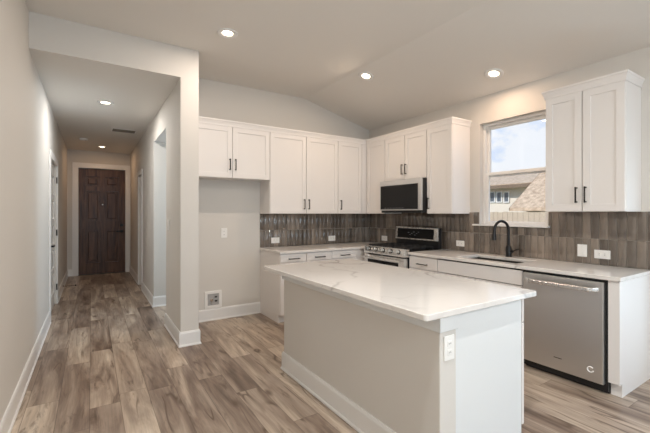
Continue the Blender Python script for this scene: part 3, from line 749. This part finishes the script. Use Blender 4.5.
outlet('white upright switch on the tile right of the faucet', (tx, 1.537, .992), BR, .078, .112, 'rocker', 'switch')
outlet('white sideways outlet on the tile farthest right under the cabinet', (tx, 1.380, .970), BR, .122, .076, 'duplex_h')
outlet('white upright outlet high on the fridge alcove wall', (1.411, YB-.001, 1.085), 0, .076, .122, 'duplex')
outlet('white outlet on the end of the island half wall', (KX+.060, KY0-.001, .685), 0, .072, .118, 'duplex')
outlet('small white switch plate on the hall side of the wall end', (XP-.001, 4.53, 1.20), BR, .10, .122, 'rocker', 'switch')
# recessed water box in the alcove
o = thing('water_outlet_box', 'white recessed ice maker water box low in the fridge alcove', 'utility box', (1.274, YB, .258))
m = MB(); w_, h_ = .105, .107
m.box(-w_, w_, -.012, 0, -h_, -h_+.035, .003).box(-w_, w_, -.012, 0, h_-.035, h_, .003).box(-w_, -w_+.035, -.012, 0, -h_+.03, h_-.03, .003).box(w_-.035, w_, -.012, 0, -h_+.03, h_-.03, .003)
m.build('frame', M['plate'], o)
MB().box(-w_+.03, w_-.03, -.002, -.0005, -h_+.03, h_-.03).build('recess', plain('box_recess', (.42, .41, .40, 1), .7), o)['label'] = 'grey recess of the box'
m = MB(); m.cyl((-.02, -.006, -.05), (-.02, -.006, .0), .008, 10).cyl((-.02, -.012, -.005), (-.02, -.004, -.005), .018, 12).build('valve', M['chrome'], o, True)
MB().cyl((.02, -.006, .03), (.045, -.006, .03), .009, 10).build('valve_handle', M['slot'], o, True)
MB().box(.02, .05, -.01, -.003, -.03, -.01).build('valve_tag', M['slot'], o)

# ------------------------------------------------------------------ ceiling fixtures
def downlight(label, loc, tilt=0, power=14, color=WARM):
    o = thing('recessed_light', label, 'ceiling light', loc, 0, 'recessed ceiling lights'); o.rotation_euler = (0, tilt, 0)
    MB().lathe([(.047, -.001), (.056, -.007), (.074, -.012), (.088, -.010), (.093, -.004), (.093, 0), (.047, 0)]).build('trim_ring', M['trim'], o, True)
    MB().lathe([(0, -.0035), (.047, -.0035), (.047, 0), (0, 0)]).build('lens', M['lens'], o, True)
    d = bpy.data.lights.new('downlight_lamp', 'AREA'); d.shape = 'DISK'; d.size = .09; d.energy = power; d.color = color
    l = bpy.data.objects.new('downlight_lamp', d); C.objects.link(l); l.parent = o; l.location = (0, 0, -.0135)
    return o
tl = math.atan((ZF-ZR)/(XR-XK))
downlight('recessed light in the flat ceiling, left of the three over the kitchen', (1.05, 3.33, ZF), 0, 9.5, (1, .86, .74))
downlight('recessed light in the sloped ceiling above the range', (2.72, 3.38, ZF-(2.72-XK)*math.tan(tl)), tl, 8.5, (1, .78, .58))
downlight('recessed light in the sloped ceiling near the window', (3.46, 2.215, ZF-(3.46-XK)*math.tan(tl)), tl, 5.8, (1, .72, .52))
downlight('recessed light in the hall ceiling nearest the kitchen', (.145, 5.25, ZH), 0, 13, (1, .97, .93))
downlight('recessed light in the hall ceiling close to the front door', (.18, 8.75, ZH), 0, 3, (1, .64, .38))
NEUTRAL = (.98, .99, .97)
downlight('unseen fill light added in the flat ceiling above the viewer side of the island', (1.05, .6, ZF), 0, 33, NEUTRAL)  # unseen lamp, added to lift the room's fill light
for x, lb in ((.25, 'unseen fill light added behind the viewer, by the left wall'), (1.1, 'unseen fill light added behind the viewer, middle of its row'), (2.3, 'unseen fill light added behind the viewer, by the ceiling slope')):
    downlight(lb, (x, -2.2, ZF), 0, 25, NEUTRAL)  # unseen row of lamps, added as fill from behind
o = thing('air_vent', 'white louvred air vent in the hall ceiling', 'vent', (.445, 6.86, ZH))
m = MB(); a, b = .18, .125
m.box(-a, a, -b, -b+.022, -.008, 0, .002).box(-a, a, b-.022, b, -.008, 0, .002).box(-a, -a+.022, -b, b, -.008, 0, .002).box(a-.022, a, -b, b, -.008, 0, .002).build('vent_frame', M['trim'], o)
MB().box(-a+.02, a-.02, -b+.02, b-.02, -.0015, -.0005).build('backing', M['vent_dark'], o)
m = MB()
for k in range(10):
    y = -b+.034+k*.0202; m.box(-a+.02, a-.02, -.001, .001, -.006, .006, 0, 1, Matrix.Translation((0, y, -.007)) @ Matrix.Rotation(.8, 4, 'X'))
m.build('louvres', plain('vent_louvre_grey', srgb(120, 112, 102), .5), o)
o = thing('smoke_detector', 'round white smoke detector on the hall ceiling', 'smoke detector', (-.12, 8.0, ZH))
MB().lathe([(0, -.035), (.045, -.035), (.06, -.026), (.066, -.008), (.066, 0), (0, 0)]).build('detector_body', M['trim'], o, True)
MB().cyl((.025, 0, -.037), (.025, 0, -.034), .007, 10).build('test_button', M['slot'], o)
# door stop
o = thing('door_stop', 'dark spring door stop on the left hall baseboard', 'door stop', (XL+.014, 7.9, .06))
m = MB(); hp = []
for k in range(80): a = k/80*2*PI*9; hp.append((.004+k/80*.17, .007*math.cos(a), .007*math.sin(a)))
m.tube(hp, .0022, 6).cyl((0, 0, 0), (.008, 0, 0), .012, 12).build('spring', M['bronze'], o, True)
MB().cyl((.172, 0, 0), (.192, 0, 0), .011, 12).build('rubber_tip', M['dark'], o, True)

# ------------------------------------------------------------------ outdoors, seen through the kitchen window
struct(MB().box(XR+.2, 60, -20, 60, -.5, -.4), 'ground', M['grass'], 'lawn outside the kitchen window', 'ground')
# house
hx = 15.0
def ray(u, v, X):
    th = .579; k = (u-329.95)/364.84
    rx, ry = math.sin(th)+math.cos(th)*k, math.cos(th)-math.sin(th)*k
    return (X, ry*X/rx, 1.33+(213.65-v)/364.84*X/rx)
hs = thing('house', 'cream neighbouring house with grey shingle roof beyond the fence', 'house', (hx, 8, -.4))
def wp(p): return (p[0]-hx, p[1]-8, p[2]+.4)
eL = ray(470, 190, hx); eR = ray(531, 189.5, hx); yA, yZ = eL[1]+6, eR[1]+.4
ez = eL[2]
m = MB(); m.box(0, 7, yZ-8-3, yA-8, 0, ez+.4).build('house_wall', M['stucco'], hs)
# main roof rises away from the viewer
apex = ray(505, 165, hx+4.0)
m = MB()
m.poly([wp((hx-.45, yZ-2.2, ez)), wp((hx-.45, yA, ez)), wp((hx+4, yA, ez+1.10)), wp((hx+4, yZ-7, ez+1.10)), ], (0.0, 0, .12))
m.build('roof', M['shingle'], hs)
MB().box(-.475, -.445, yZ-8-2.2, yA-8, ez+.4-.05, ez+.4+.09).build('fascia', plain('brown_fascia', srgb(120, 100, 80), .7), hs)['label'] = 'brown eave board'
for u in (492.8, 499.6, 506.8):
    a = ray(u-2.1, 201.8, hx); b = ray(u+2.1, 192.3, hx)
    wi = ring(MB(), -(a[1]-b[1])/2-.04, (a[1]-b[1])/2+.04, a[2]-.04, b[2]+.04, -.03, .03, .045).build('window', M['trim'], hs)
    wi.location = (0-.02, (a[1]+b[1])/2-8, .4); wi.rotation_euler = (0, 0, BR)
    gp = MB().box(-(a[1]-b[1])/2, (a[1]-b[1])/2, -.005, .005, a[2], b[2]).build('window_glass', M['house_glass'], wi)
# front wing: hip roof standing nearer, sloping rake down to a low eave
fx = 12.5
p = [ray(509, 211, fx), ray(531, 189, fx+1.2), ray(545, 168, fx+2.6)]
q0 = p[0]; 
e2 = (fx, q0[1]-7, q0[2])
m = MB()
top = ray(548, 166, fx+2.7)
m.poly([wp((fx, q0[1], q0[2])), wp((fx, q0[1]-7, q0[2])), wp((fx+2.7, top[1]-4, top[2])), wp(top)], (0.05, .0, .12))
m.poly([wp((fx, q0[1], q0[2])), wp(top), wp((fx+5.4, q0[1], q0[2]))], (0, .0, .10))
m.build('wing_roof', M['shingle'], hs)
MB().box(fx-hx+.4, fx-hx+5, q0[1]-7-8, q0[1]-8-.4, 0, q0[2]+.4-.0).build('wing_wall', M['stucco'], hs)
# fence
fn = thing('fence', 'weathered wooden privacy fence in front of the neighbouring house', 'fence', (9.5, 6, -.4))
ft = 1.33+(213.65-212.2)/364.84*9.9+.4
m = MB(); y = -7
while y < 9:
    hh = ft+random.uniform(-.015, .015); m.box(-.009, .009, y, y+.135, 0, hh, 0); y += .142
m.build('boards', M['fencewood'], fn)
m = MB(); m.box(.009, .05, -7, 9, .4, .49).box(.009, .05, -7, 9, 1.3, 1.39).build('rails', M['fencewood'], fn)
